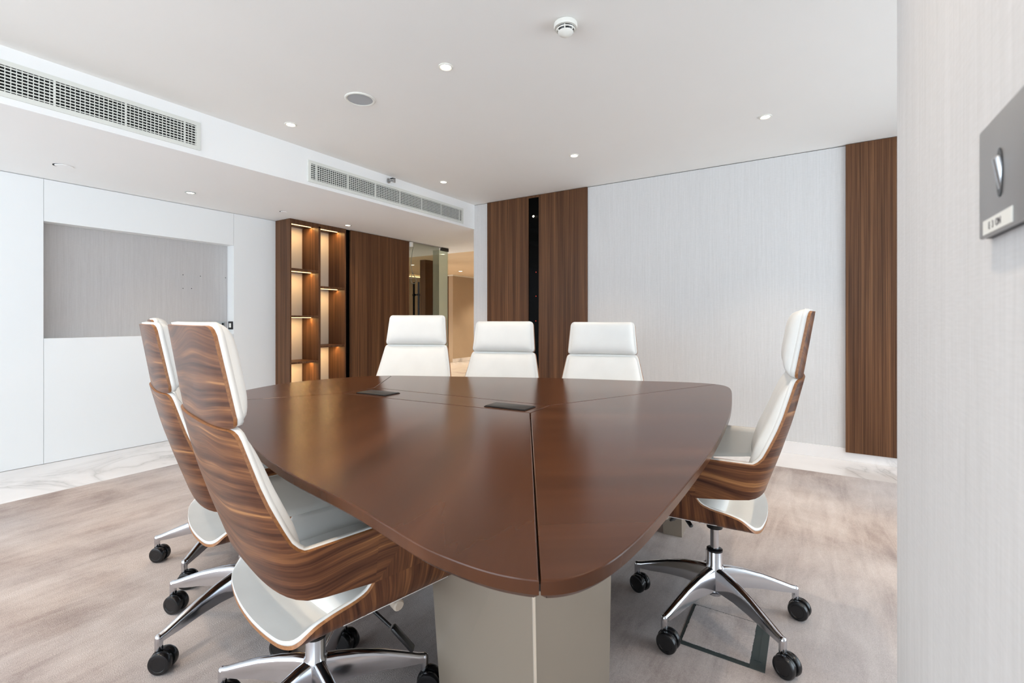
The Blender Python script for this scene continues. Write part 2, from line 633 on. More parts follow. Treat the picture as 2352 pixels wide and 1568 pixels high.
def sub(mb, name, mats, part, smooth=None):
    """sub-part of a part that was built in world coordinates"""
    o = mb.build(name, mats, None, smooth)
    o.parent = part
    return o


mb = MB(); mb.box(XW - .02, XW, 2.889, 3.495, .073, CEIL - .004, 0, .0015, 1)
child(mb, 'veneer_panel', 'veneer', r)
mb = MB(); mb.box(XW - .02, XW, 2.126, 2.745, .073, CEIL - .004, 0, .0015, 1)
child(mb, 'veneer_panel', 'veneer', r)
mb = MB(); mb.box(XW - .008, XW, 2.745, 2.889, .073, CEIL - .03)
child(mb, 'glass_slot', 'black_glass', r)
for (y, z, rr, mm) in ((2.823, 2.434, .011, 'lamp'), (2.787, 1.763, .006, 'red_led'), (2.787, 1.476, .006, 'red_led'), (2.79, 1.18, .006, 'red_led')):  # warm first disc imitates a downlight's glint in the glass; others are red indicators
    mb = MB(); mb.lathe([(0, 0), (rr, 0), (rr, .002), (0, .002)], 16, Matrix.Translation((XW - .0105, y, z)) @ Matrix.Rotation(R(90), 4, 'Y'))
    child(mb, 'indicator_and_glint', mm, r)
mb = MB(); mb.box(XW - .02, XW, 2.745, 2.889, CEIL - .03, CEIL - .004)
child(mb, 'top_rail', 'veneer', r)
mb = MB(); mb.box(XW - .03, XW, -1.6, -.241, .072, CEIL - .004, 0, .0015, 1)
tag(mb.build('wood_wall_panel', 'veneer'), 'plain full height walnut wall panel half hidden by the near pillar on the right', 'wall panel')

# ------------------------------------------------------------------ display unit, wood panels and glass door on the left wall
UF = 5.10   # front plane
UB = 5.43   # back of the bays
r = empty('display_shelf_unit', (3.247, UF, 0), 'tall walnut display unit with two lit bays of staggered shelves', 'shelf unit')
mb = MB(); mb.box(3.247, 3.266, UF, UB + .04, 0, SOF - .002, 0, .001, 1)
child(mb, 'side_panel', 'veneer', r)
mb = MB(); mb.box(3.622, 3.652, UF, UB, 0.02, 2.335, 0, .001, 1)
child(mb, 'divider', 'veneer', r)
mb = MB(); mb.box(4.008, 4.028, UF, UB + .04, 0, SOF - .002, 0, .001, 1)
child(mb, 'side_panel', 'veneer', r)
mb = MB(); mb.box(3.266, 4.008, UF, UF + .02, 2.316, SOF - .002); mb.box(3.266, 4.008, UF + .02, UB, 2.34, SOF - .002)
child(mb, 'top_panel', 'veneer', r)
mb = MB(); mb.box(3.266, 4.008, UF + .01, UB, 0, .08)
child(mb, 'plinth', 'veneer', r)
mb = MB(); mb.box(3.266, 4.008, UB, UB + .02, 0.0, 2.34)
child(mb, 'back_panel', 'cream', r)


def shelf(x0, x1, z, has_shelf=True):
    if has_shelf:
        mb = MB(); mb.box(x0, x1, UF + .004, UB, z - .011, z + .011, 0, .001, 1)
        p = child(mb, 'shelf', 'veneer', r)
        zl = z - .011
    else:
        zl = 2.34; p = None
    area('led_light', ((x0 + x1) / 2, UF + .146, zl - .009), (0, 0, 0), x1 - x0 - .02, .010, 2.1, (1.0, 0.62, 0.24))
    mb = MB(); mb.box(x0 + .004, x1 - .004, UF + .141, UF + .151, zl - .006, zl - .0005)
    if p is not None:
        sub(mb, 'led_strip', 'led', p)
    else:
        child(mb, 'led_strip', 'led', r)


for z in (1.786, 1.234, 0.687):
    shelf(3.266, 3.622, z)
for z in (1.598, 0.863):
    shelf(3.652, 4.008, z)
shelf(3.266, 3.622, 0, False); shelf(3.652, 4.008, 0, False)

mb = MB(); mb.box(4.028, 4.104, UF + .03, UF + .05, 0, SOF - .002)
tag(mb.build('glass_strip', 'black_glass'), 'narrow black glass strip between the lit shelf unit and the wood cladding', 'glass strip')

r = empty('wall_cladding', (4.6, UF, 0), 'walnut wall cladding between the shelf unit and the glass door', 'wall panel')
mb = MB(); mb.box(4.104, 4.8545, UF, UF + .05, 0, SOF - .004, 0, .001, 1)
child(mb, 'veneer_panel', 'veneer', r)
mb = MB(); mb.box(4.8575, 5.166, UF, UF + .05, 0, SOF - .004, 0, .001, 1)
child(mb, 'veneer_panel', 'veneer', r)
mb = MB(); mb.box(4.02, 5.17, UF + .051, UF + .36, 0, SOF)
structure(mb, 'wall_behind_cladding', 'beam')

r = empty('glass_door', (5.62, UF, 0), 'frameless grey glass door with black pull handles, left of the lobby opening', 'glass door')
mb = MB(); mb.box(5.172, 5.83, UF - .006, UF + .006, .008, SOF - .004)
leaf = child(mb, 'door_leaf', 'glass', r)
mb = MB()
for dy in (-.05, .05):
    mb.cyl((5.314, UF + dy, .75), (5.314, UF + dy, 1.765), .016, 16, 0, None, .003)
for z in (1.0, 1.572):
    mb.cyl((5.314, UF - .05, z), (5.314, UF + .05, z), .011, 12)
    mb.cyl((5.314, UF - .062, z), (5.314, UF - .03, z), .021, 14); mb.cyl((5.314, UF + .03, z), (5.314, UF + .062, z), .021, 14)
child(mb, 'pull_handle', 'black_matt', r, 40)
mb = MB(); mb.box(5.885, 6.06, UF - .016, UF + .016, 2.315, SOF - .002, 0, .002, 1)
child(mb, 'patch_fitting', 'black_matt', r)
mb = MB(); mb.box(5.835, 6.06, UF - .006, UF + .006, .008, SOF - .055)
child(mb, 'side_glass', 'glass_clear', r)
mb = MB(); mb.box(6.048, 6.06, UF + .008, UF + .32, .008, SOF - .004)
child(mb, 'return_glass', 'glass_frost', r)
mb = MB(); mb.box(5.172, 5.88, UF - .012, UF + .012, SOF - .013, SOF - .0005)
child(mb, 'top_track', 'steel', r)
mb = MB(); mb.box(5.158, 5.20, UF - .05, UF - .008, 2.285, 2.355, 0, .004, 2)
tag(mb.build('door_sensor', 'plastic_white', None, 40), 'small white sensor box at the top left of the glass door', 'sensor')
mb = MB()
cpts = [(5.232, 2.31), (5.205, 2.20), (5.182, 2.068), (5.186, 1.97), (5.201, 1.926), (5.238, 1.864), (5.28, 1.81), (5.290, 1.775), (5.265, 1.747), (5.225, 1.738), (5.192, 1.752), (5.178, 1.79), (5.185, 1.84), (5.205, 1.90)]
sm = []
for i in range(len(cpts) - 1):
    p0 = cpts[max(i - 1, 0)]; p1 = cpts[i]; p2 = cpts[i + 1]; p3 = cpts[min(i + 2, len(cpts) - 1)]
    for k in range(5):
        t = k / 5
        q = [0.5 * (2 * p1[a] + (p2[a] - p0[a]) * t + (2 * p0[a] - 5 * p1[a] + 4 * p2[a] - p3[a]) * t * t + (3 * p1[a] - p0[a] - 3 * p2[a] + p3[a]) * t ** 3) for a in (0, 1)]
        sm.append((q[0], UF - .022 - .008 * i / 14, q[1]))
mb.tube(sm, .005, 6)
tag(mb.build('loose_cable', plain('grey_cable', srgb(120, 118, 104), .5), None, 60), 'loose grey cable hanging in a loop down the glass door', 'cable')

# dark wood block and light wall seen through the glass door
mb = MB(); mb.box(7.355, 7.78, 6.8, 6.95, 0, 2.5)
structure(mb, 'wall_inner_wood', 'veneer')
mb = MB(); mb.box(9.6, 10.25, 9.4, 9.5, 2.395, 2.41); mb.box(7.0, 10.2, 9.4, 9.43, 2.38, 2.40)
tag(mb.build('cove_light', 'cove'), 'thin warm light line at the lobby ceiling seen through the glass door', 'light')

# ------------------------------------------------------------------ niche sockets and holes
r = empty('wall_socket', (2.665, YW + .135, 1.081), 'satin steel double power socket at the lower right of the niche', 'socket')
mb = MB(); mb.box(2.593, 2.737, YW + .128, YW + .135, 1.083, 1.176, 0, .003, 2)
pl = child(mb, 'plate', 'socket', r, 40)
for x in (2.62, 2.712):
    mb = MB(); mb.box(x - .010, x + .010, YW + .122, YW + .129, 1.135, 1.160, 0, .002, 1)
    child(mb, 'rocker', 'plastic_white' if x < 2.65 else 'black', r)
mb = MB()
for x in (2.672,):
    mb.cyl((x, YW + .129, 1.138), (x, YW + .1275, 1.138), .006, 10)
    mb.box(x - .017, x + .017, YW + .1275, YW + .129, 1.108, 1.118)
child(mb, 'pin_holes', 'black', r)
r = empty('media_plate', (2.48, YW + .135, 1.081), 'grey media outlet plate in the niche, left of the power socket, behind the chair', 'outlet plate')
mb = MB(); mb.box(2.409, 2.553, YW + .128, YW + .135, 1.083, 1.176, 0, .003, 2)
child(mb, 'plate', 'steel', r, 40)
mb = MB(); mb.box(2.44, 2.52, YW + .126, YW + .1285, 1.11, 1.15)
child(mb, 'insert', 'steel_edge', r)
r = empty('isolator_switch', (NX1, YW + .05, 1.085), 'small grey switch on the white side reveal of the niche', 'switch')
mb = MB(); mb.box(NX1 - .008, NX1 - g, YW + .012, YW + .105, 1.088, 1.176, 0, .003, 2)
child(mb, 'plate', 'steel_edge', r, 40)
mb = MB(); mb.box(NX1 - .013, NX1 - .007, YW + .038, YW + .080, 1.108, 1.156, 0, .002, 1)
child(mb, 'rocker', 'plastic_white', r)
for i, (x, z) in enumerate(((2.323, 1.662), (2.489, 1.661), (2.745, 1.662), (2.323, 1.521), (2.404, 1.524))):
    mb = MB(); mb.cyl((x, YW + .1352, z), (x, YW + .132, z), .004, 10)
    tag(mb.build('wall_plug', 'black'), ('upper left', 'upper middle', 'upper right', 'lower left', 'lower right')[i] + ' of five small dark wall plugs in the niche fabric', 'wall plug', 'wall plugs in the niche')

# ------------------------------------------------------------------ ventilation grilles on the beam


def grille(x0, x1, z0, z1, mull, label):
    r = empty('air_grille', ((x0 + x1) / 2, YB, (z0 + z1) / 2), label, 'air grille', 'air grilles on the beam')
    f = .027
    mb = MB()
    mb.box(x0, x1, YB - .010, YB, z1 - f, z1); mb.box(x0, x1, YB - .010, YB, z0, z0 + f)
    mb.box(x0, x0 + f, YB - .010, YB, z0 + f, z1 - f); mb.box(x1 - f, x1, YB - .010, YB, z0 + f, z1 - f)
    child(mb, 'frame', 'grille', r)
    mb = MB(); mb.box(x0 + f, x1 - f, YB - .0015, YB - .0005, z0 + f, z1 - f)
    child(mb, 'duct_opening', 'grille_dark', r)
    mb = MB(); h = (z1 - z0 - 2 * f)
    for k in range(8):
        z = z0 + f + h * (k + .5) / 8
        mb.box(x0 + f, x1 - f, YB - .009, YB - .006, z - .0032, z + .0032)
    x = x0 + f + .02
    while x < x1 - f:
        mb.box(x - .0018, x + .0018, YB - .006, YB - .002, z0 + f, z1 - f); x += .0224
    child(mb, 'fins', 'grille', r)
    for m in mull:
        mb = MB(); mb.box(m - .005, m + .005, YB - .0105, YB - .004, z0 + f, z1 - f)
        child(mb, 'mullion', 'grille', r)


grille(-0.65, 1.668, 2.408, 2.606, [-0.452, -0.116, .222, .558, .895, 1.232, 1.568], 'long white air grille on the beam, near one cut by the left picture edge')
grille(2.529, 4.695, 2.400, 2.590, [2.608, 2.945, 3.278, 3.608, 3.942, 4.274, 4.614], 'long white air grille on the beam, far one above the shelf unit and glass door')

r = empty('sidewall_sprinkler', (3.457, YB, 2.635), 'small chrome sprinkler sticking out of the beam above the far grille', 'sprinkler')
mb = MB(); mb.cyl((3.457, YB, 2.635), (3.457, YB - .008, 2.635), .026, 20, 0, None, .003)
child(mb, 'escutcheon', 'steel', r, 40)
mb = MB(); mb.cyl((3.457, YB - .008, 2.635), (3.457, YB - .05, 2.632), .010, 14)
mb.box(3.443, 3.447, YB - .08, YB - .045, 2.625, 2.64); mb.box(3.467, 3.471, YB - .08, YB - .045, 2.625, 2.64)
mb.box(3.440, 3.474, YB - .09, YB - .075, 2.605, 2.640, 0, .003, 1)
child(mb, 'nozzle', 'steel', r, 40)
mb = MB(); mb.box(3.435, 3.479, YB - .085, YB - .04, 2.645, 2.650, 0, .002, 1)
child(mb, 'deflector', 'steel_edge', r)

# ------------------------------------------------------------------ ceiling fittings
DL = [(2.142, 1.82, CEIL, 'recessed downlight on the main ceiling nearest the camera, left of the smoke detector'),
      (2.142, 3.355, CEIL, 'recessed downlight on the main ceiling beside the beam, left of the round speaker'),
      (3.925, 1.821, CEIL, 'recessed downlight on the main ceiling in front of the slotted wood panel'),
      (3.925, 0.289, CEIL, 'recessed downlight on the main ceiling, rightmost one near the pillar'),
      (3.925, 3.366, CEIL, 'recessed downlight on the main ceiling near the inner corner above the far grille'),
      (2.10, 4.85, SOF, 'recessed downlight in the low soffit above the niche'),
      (3.879, 4.878, SOF, 'recessed downlight in the low soffit just in front of the lit shelf unit')]


def downlight(x, y, z, label, i, power, rr=1.0, group='downlights in the meeting room ceiling', col=(1.0, 0.79, 0.58)):
    r = empty('downlight', (x, y, z), label, 'downlight', group)
    mb = MB(); mb.lathe([(.030 * rr, -.0005), (.030 * rr, -.004), (.036 * rr, -.007), (.043 * rr, -.004), (.043 * rr, -.0003)], 32, Matrix.Translation((x, y, z)))
    child(mb, 'trim_ring', 'plastic_white' if z > 2.5 else 'socket', r, 40)
    mb = MB(); mb.lathe([(0, -.0025), (.030 * rr, -.0025), (.030 * rr, -.0005), (0, -.0005)], 28, Matrix.Translation((x, y, z)))
    child(mb, 'lens', 'lamp', r)
    spot('downlight_lamp', (x, y, z - .02), power, col)


for i, (x, y, z, lb) in enumerate(DL):
    downlight(x, y, z, lb, i, SPOT_W if z > 2.5 else 16.0)
# two more of the same row outside the frame still light the near chairs
for x, y in ((2.142, 0.289), (0.36, 1.82), (0.36, 3.355), (0.36, 0.289), (2.142, -1.25), (3.925, -1.25)):
    downlight(x, y, CEIL, 'recessed downlight on the main ceiling outside the photographed view', 0, SPOT_W)
for x, y, z, lb in ((6.906, 5.95, 2.44, 'lobby downlight nearer the glass door, above its right edge'), (9.6, 7.66, 2.44, 'lobby downlight farther in, left of the fabric wall end'),
                    (7.9, 7.7, 2.44, 'lobby downlight seen through the glass door, upper one'), (9.0, 9.2, 2.44, 'lobby downlight seen through the glass door, lower one')):
    downlight(x, y, z, lb, 0, LOBBY_W, 1.5, 'downlights in the lobby ceiling', (1.0, 0.83, 0.62))
for x, y in ((12.5, 6.6), (11.0, 5.0), (8.0, 4.4), (6.4, 6.6), (8.6, 10.5), (11.5, 7.4)):
    spot('lobby_fill', (x, y, 2.42), LOBBY_W, (1.0, 0.83, 0.62), 120)  # added spots without fittings, only to brighten the lobby

for x, y, rr, lb in ((1.216, 4.829, .055, 'round concealed cover in the soffit above the left end of the niche'), (3.014, 4.862, .032, 'small round sprinkler cover in the soffit left of the shelf unit')):
    r = empty('sprinkler_cover', (x, y, SOF), lb, 'sprinkler cover')
    mb = MB(); mb.lathe([(0, -.0012), (rr * 1.1, -.0012), (rr * 1.1, 0), (0, 0)], 32, Matrix.Translation((x, y, SOF)))
    child(mb, 'recess', 'dark_gap', r)
    mb = MB(); mb.lathe([(0, -.006), (rr * .96, -.006), (rr, -.004), (rr, -.0013), (0, -.0013)], 32, Matrix.Translation((x + .004, y - .008, SOF)))
    child(mb, 'cap', 'beam', r, 40)

r = empty('ceiling_speaker', (2.147, 2.575, CEIL), 'round white ceiling speaker with a grey mesh', 'speaker')
mb = MB(); mb.lathe([(.083, -.001), (.083, -.006), (.092, -.008), (.099, -.004), (.099, 0)], 48, Matrix.Translation((2.147, 2.575, CEIL)))
child(mb, 'rim', 'plastic_white', r, 40)
mb = MB(); mb.lathe([(0, -.005), (.083, -.004), (.083, -.001), (0, -.001)], 40, Matrix.Translation((2.147, 2.575, CEIL)))
child(mb, 'mesh_grille', 'speaker_mesh', r, 40)

sx, sy = 2.15, 1.045
r = empty('smoke_detector', (sx, sy, CEIL), 'white domed smoke detector with two dark slots on the ceiling', 'smoke detector')
T = Matrix.Translation((sx, sy, CEIL))
mb = MB(); mb.lathe([(0, 0), (.050, 0), (.058, -.004), (.059, -.020), (.056, -.027), (0, -.027)], 40, T)
child(mb, 'base', 'plastic_white', r, 35)
mb = MB(); mb.lathe([(0, -.027), (.044, -.027), (.034, -.047), (0, -.047)], 32, T)
child(mb, 'dark_chamber', 'black', r, 35)
mb = MB()
mb.lathe([(.044, -.033), (.0475, -.034), (.045, -.0385), (.0415, -.0375)], 32, T)
mb.lathe([(0, -.0445), (.036, -.0445), (.039, -.045), (.034, -.054), (.022, -.060), (.015, -.066), (0, -.068)], 32, T)
for k in range(6):
    a = 2 * PI * k / 6 + .35
    m = T @ Matrix.Rotation(a, 4, 'Z')
    mb.box(.034, .0435, -.0028, .0028, -.046, -.026, 0, .001, 1, m)
child(mb, 'cage', 'plastic_white', r, 35)

# ------------------------------------------------------------------ light switch on the near pillar
YP = -0.122
r = empty('light_switch', (.451, YP, 1.308), 'brushed steel light switch plate with a chrome rocker on the near pillar', 'light switch')
mb = MB(); mb.box(.364, .526, YP + .004, YP + .008, 1.264, 1.350, 0, .0015, 2)
child(mb, 'face_plate', 'steel', r, 40)
mb = MB(); mb.box(.3645, .5255, YP, YP + .004, 1.2645, 1.3495)
child(mb, 'edge_plate', 'steel_edge', r)
for xs in (.4745, .4125):
    mb = MB()
    mb.lathe([(0, 0), (.0068, 0), (.0068, .0005), (0, .0005)], 24, Matrix.Translation((xs, YP + .0081, 1.3055)) @ Matrix.Rotation(R(-90), 4, 'X') @ Matrix.Diagonal((1, 2.6, 1, 1)))
    slot = child(mb, 'toggle_slot', 'black', r)
    mb = MB()
    m = Matrix.Translation((xs, YP + .0080, 1.304)) @ Matrix.Rotation(R(-9), 4, 'X')
    mb.box(-.0045, .0045, -.003, .0022, -.0150, .0135, 0, .0022, 3, m)
    sub(mb, 'toggle', 'rocker', slot, 50).matrix_parent_inverse = Matrix.Identity(4)
mb = MB(); mb.box(.4485, .5125, YP + .0081, YP + .0086, 1.2655, 1.2765)
stk = child(mb, 'label_sticker', 'plastic_white', r)
cu = bpy.data.curves.new('sticker_text', 'FONT'); cu.body = 'E  3  ON'; cu.size = .0075; cu.align_x = 'CENTER'; cu.extrude = .0001
cu.materials.append(plain('sticker_ink', srgb(90, 86, 90), .6))
tmp = bpy.data.objects.new('sticker_text_curve', cu); C.objects.link(tmp)
bpy.context.view_layer.update()
tme = bpy.data.meshes.new_from_object(tmp.evaluated_get(bpy.context.evaluated_depsgraph_get()))
bpy.data.objects.remove(tmp)
tme.transform(Matrix.Translation((.484, YP + .0088, 1.2685)) @ Matrix.Rotation(PI, 4, 'Z') @ Matrix.Rotation(R(90), 4, 'X'))
to = bpy.data.objects.new('printed_text', tme); C.objects.link(to)
to.parent = stk

# ------------------------------------------------------------------ floor box in the carpet
r = empty('floor_box', (1.954, .278, 0), 'square floor box lid with carpet inlay set in the carpet beneath the right chair', 'floor box')
mb = MB()
mb.box(1.813, 2.095, .135, .184, 0, .003, 0, .001, 1)
mb.box(1.813, 2.095, .410, .421, 0, .003); mb.box(1.813, 1.832, .184, .410, 0, .003); mb.box(2.087, 2.095, .184, .410, 0, .003)
mb.box(1.86, 1.864, .15, .172, .003, .0045); mb.box(1.813, 2.095, .158, .160, .003, .0036)
child(mb, 'frame', 'rubber', r)
mb = MB()
random.seed(3)
n = 60; x0, x1, y0, y1 = 1.832, 2.087, .184, .410
ring = [(x0 + (x1 - x0) * i / n, y0) for i in range(n)] + [(x1, y0 + (y1 - y0) * i / n) for i in range(n)] + [(x1 - (x1 - x0) * i / n, y1) for i in range(n)] + [(x0, y1 - (y1 - y0) * i / n) for i in range(n)]
ring = [(x + random.uniform(-.0014, .0014), y + random.uniform(-.0014, .0014)) for x, y in ring]
mb.prism(ring, 0, .006)
child(mb, 'carpet_inlay', 'carpet', r)

# ------------------------------------------------------------------ conference table
TT = 0.79
tbl = empty('conference_table', (1.935, .4, 0), 'large brown veneer conference table, wide end near and tapering away', 'table', None, R(3.3))
half = [(0, -.12), (.3, -.117), (.6, -.103), (.9, -.082), (1.05, -.068), (1.16, -.049), (1.225, -.025), (1.262, .002), (1.284, .035), (1.297, .08), (1.302, .13), (1.298, .2), (1.285, .28), (1.247, .41), (1.21, .54), (1.15, .81), (1.1, .985), (.999, 1.27), (.885, 1.552), (.79, 1.78), (.71, 1.985), (.665, 2.10), (.635, 2.155), (.60, 2.205), (.55, 2.255), (.47, 2.318), (.38, 2.366), (.24, 2.415), (.12, 2.448), (0, 2.465)]
# smooth resample (Catmull-Rom)


def crom(pts, k=5):
    out = []
    for i in range(len(pts) - 1):
        p0 = pts[max(i - 1, 0)]; p1 = pts[i]; p2 = pts[i + 1]; p3 = pts[min(i + 2, len(pts) - 1)]
        if i == 0:
            p0 = (-p2[0], p2[1])
        if i == len(pts) - 2:
            p3 = (-p1[0], p1[1])
        for j in range(k):
            t = j / k
            out.append(tuple(0.5 * (2 * p1[a] + (p2[a] - p0[a]) * t + (2 * p0[a] - 5 * p1[a] + 4 * p2[a] - p3[a]) * t * t + (3 * p1[a] - p0[a] - 3 * p2[a] + p3[a]) * t ** 3) for a in (0, 1)))
    out.append(pts[-1])
    return out


hr = crom(half, 4)


def nearest(u, v):
    return min(range(len(hr)), key=lambda i: (hr[i][0] - u) ** 2 + (hr[i][1] - v) ** 2)


iN = nearest(1.284, .035); iF = nearest(.635, 2.155)
Rr = hr; Ll = [(-u, v) for u, v in hr]
SN, SR_, SF, SL = (-.103, .65), (.103, .65), (.122, 1.81), (-.122, 1.81)
pan_near = [p for p in reversed(Ll[1:iN + 1])] + [p for p in Rr[:iN + 1]] + [SR_, SN]
pan_right = [p for p in Rr[iN:iF + 1]] + [SF, SR_]
pan_far = [p for p in Rr[iF:]] + [p for p in reversed(Ll[iF:-1])] + [SL, SF]
pan_left = [p for p in reversed(Ll[iN:iF + 1])] + [SN, SL]
pan_mid = [SN, SR_, SF, SL]


def inset_poly(poly, d):
    out = []; n = len(poly)
    for i in range(n):
        a = Vector(poly[i - 1]); b = Vector(poly[i]); c = Vector(poly[(i + 1) % n])
        e1 = (b - a); e2 = (c - b)
        if e1.length < 1e-7 or e2.length < 1e-7:
            out.append(tuple(b)); continue
        n1 = Vector((-e1.y, e1.x)).normalized(); n2 = Vector((-e2.y, e2.x)).normalized()
        m = n1 + n2
        if m.length < 1e-6:
            m = n1
        m.normalize()
        k = d / max(.35, m.dot(n1))
        out.append((b.x + m.x * k, b.y + m.y * k))
    return out


def slab(poly, gap, rim, z1, z0):
    """panel with eased top edge, vertical band and undercut lower edge"""
    rings = []
    for d, z in ((gap + .0028, z1), (gap + .0008, z1 - .0008), (gap, z1 - .003), (gap, z0 + .010), (gap + rim, z0)):
        q = inset_poly(poly, d); rings.append([(x, y, z) for x, y in q])
    n = len(poly); vs = [p for rg in rings for p in rg]; fs = [tuple(range(n)), tuple(reversed([4 * n + i for i in range(n)]))]
    for k in range(4):
        for i in range(n):
            j = (i + 1) % n
            fs.append((k * n + i, (k + 1) * n + i, (k + 1) * n + j, k * n + j))
    m = MB(); m.add(vs, fs); return m


def area2(p):
    return sum(p[i - 1][0] * p[i][1] - p[i][0] * p[i - 1][1] for i in range(len(p)))


for poly, mt in ((pan_near, 'table_b'), (pan_right, 'table_a'), (pan_far, 'table_b'), (pan_left, 'table_a'), (pan_mid, 'table_b')):
    if area2(poly) < 0:
        poly.reverse()
    q = poly
    slab(q, .0013, .010, TT, TT - .034).build('top_panel', mt, tbl, 14)
full = Rr[:-1] + list(reversed(Ll))[:-1]
q = inset_poly(full if area2(full) > 0 else full[::-1], .05)
mb = MB(); mb.prism(q, TT - .046, TT - .0335)
mb.build('underframe', 'black_matt', tbl)


def pedestal(pt, pb, corner, name='pedestal'):
    """pt/pb: plan quadrilateral at top and at floor (or u0,u1,v0,v1); corner: which end carries the metal strip"""
    def rect(q, z):
        if isinstance(q[0], tuple):
            return [(a, b, z) for a, b in q]
        return [(q[0], q[2], z), (q[1], q[2], z), (q[1], q[3], z), (q[0], q[3], z)]
    vs = rect(pb, 0.0) + rect(pt, TT - .046)
    m = MB(); m.add(vs, [(3, 2, 1, 0), (4, 5, 6, 7), (0, 1, 5, 4), (1, 2, 6, 5), (2, 3, 7, 6), (3, 0, 4, 7)])
    p = m.build(name, 'taupe', tbl)
    if corner is not None:
        m = MB(); i = 0 if corner < 0 else 1
        a = Vector(vs[i]); b = Vector(vs[i + 4])
        m.cyl(a + Vector((0, -.001, .001)), b + Vector((0, -.001, -.001)), .0045, 8)
        m.build('corner_strip', 'brass', p, 40)
    return p


pedestal(((-0.8923, 0.2468), (-0.4253, 0.1808), (-0.2965, 0.6782), (-0.7347, 0.7215)), ((-0.8622, 0.247), (-0.4348, 0.1903), (-0.3815, 0.5929), (-0.765, 0.6301)), -1)
pedestal((.73, 1.06, .161, .29), (.774, 1.0, .161, .26), 1)
pedestal((-.13, .13, 1.45, 1.95), (-.08, .08, 1.52, 1.88), None)

c33, s33 = math.cos(R(3.3)), math.sin(R(3.3))


def t2w(u, v):
    return (1.935 + u * c33 - v * s33, .4 + u * s33 + v * c33)


for (u0, u1, v0, v1, lb) in ((-.078, .03, .689, .907, 'black power box lid in the table centre strip, the one nearer the camera'),
                             (-.080, .035, 1.527, 1.745, 'black power box lid in the table centre strip, the far left one')):
    x, y = t2w((u0 + u1) / 2, (v0 + v1) / 2)
    r = empty('table_power_box', (x, y, TT), lb, 'power box', 'power boxes in the table top', R(3.3))
    w, h = (u1 - u0) / 2, (v1 - v0) / 2
    mb = MB(); mb.box(-w, w, -h, h, .0, .003, 0, .001, 1); mb.build('frame', 'black_matt', r, 40)
    mb = MB(); mb.box(-w + .004, w - .004, -h + .004, h - .004, .003, .006, 0, .0012, 2); mb.build('lid', plain('black_lid', srgb(46, 44, 43), .45), r, 40)

# ------------------------------------------------------------------ executive chair


def interp(x, tab):
    if x <= tab[0][0]:
        return tab[0][1]
    for (a, b), (c, d) in zip(tab, tab[1:]):
        if x <= c:
            return b + (d - b) * (x - a) / (c - a)
    return tab[-1][1]


T_VB = [(.45, -.16), (.597, -.19), (.737, -.237), (.85, -.272), (.998, -.308), (1.24, -.347)]
T_WF = [(.567, .290), (.6, .298), (.73, .314), (.85, .312), (.998, .296), (1.226, .289)]
T_TE = [(.714, 84), (.720, 79), (.737, 73), (.76, 69.5), (.80, 65), (.85, 60), (.998, 52), (1.24, 45.5)]
T_UP = [(-.1600, .4535), (-.1570, .4565), (-.1520, .4630), (-.1430, .4770), (-.1300, .4930), (-.1100, .5070), (-.0680, .5195), (-.0120, .5310), (.0180, .5450), (.0340, .5670)]
T_TOP = [(-.2, .714), (.15, .714), (.21, .708), (.255, .690), (.285, .660), (.302, .62), (.309, .58)]
PROF = [(0, .450), (.06, .450), (.12, .4505), (.18, .452), (.215, .455), (.238, .460), (.252, .468), (.263, .480), (.271, .495), (.278, .515), (.285, .54), (.290, .567)]


def cinterp(x, tab):
    n = len(tab)
    for i in range(n - 1):
        if x <= tab[i + 1][0]:
            x0, y0 = tab[i]; x1, y1 = tab[i + 1]
            d = (y1 - y0) / (x1 - x0)
            dl = d if i == 0 else (y1 - tab[i - 1][1]) / (x1 - tab[i - 1][0])
            dr = d if i == n - 2 else (tab[i + 2][1] - y0) / (tab[i + 2][0] - x0)
            t = max(0.0, (x - x0) / (x1 - x0)); h = x1 - x0
            return (2 * t ** 3 - 3 * t * t + 1) * y0 + (t ** 3 - 2 * t * t + t) * h * dl + (-2 * t ** 3 + 3 * t * t) * y1 + (t ** 3 - t * t) * h * dr
    return tab[-1][1]


def sup(th, z):
    w = interp(z, T_WF); vb = interp(z, T_VB)
    s = math.sin(abs(th)); c = max(0.0, math.cos(th))
    return (math.copysign(w * s ** (2 / 3), th), vb + .1 * (1 - c ** (2 / 3)))


def arc(z, th0, th1, n):
    """n+1 points at equal arc length along the plan curve between two angles"""
    k = 160
    p = [sup(th0 + (th1 - th0) * i / k, z) for i in range(k + 1)]
    L = [0.0]
    for a, b in zip(p, p[1:]):
        L.append(L[-1] + math.hypot(b[0] - a[0], b[1] - a[1]))
    out = []; j = 0
    for i in range(n + 1):
        t = L[-1] * i / n
        while j < k - 1 and L[j + 1] < t:
            j += 1
        f = (t - L[j]) / max(1e-9, L[j + 1] - L[j])
        out.append((p[j][0] + (p[j + 1][0] - p[j][0]) * f, p[j][1] + (p[j + 1][1] - p[j][1]) * f, t))
    return out


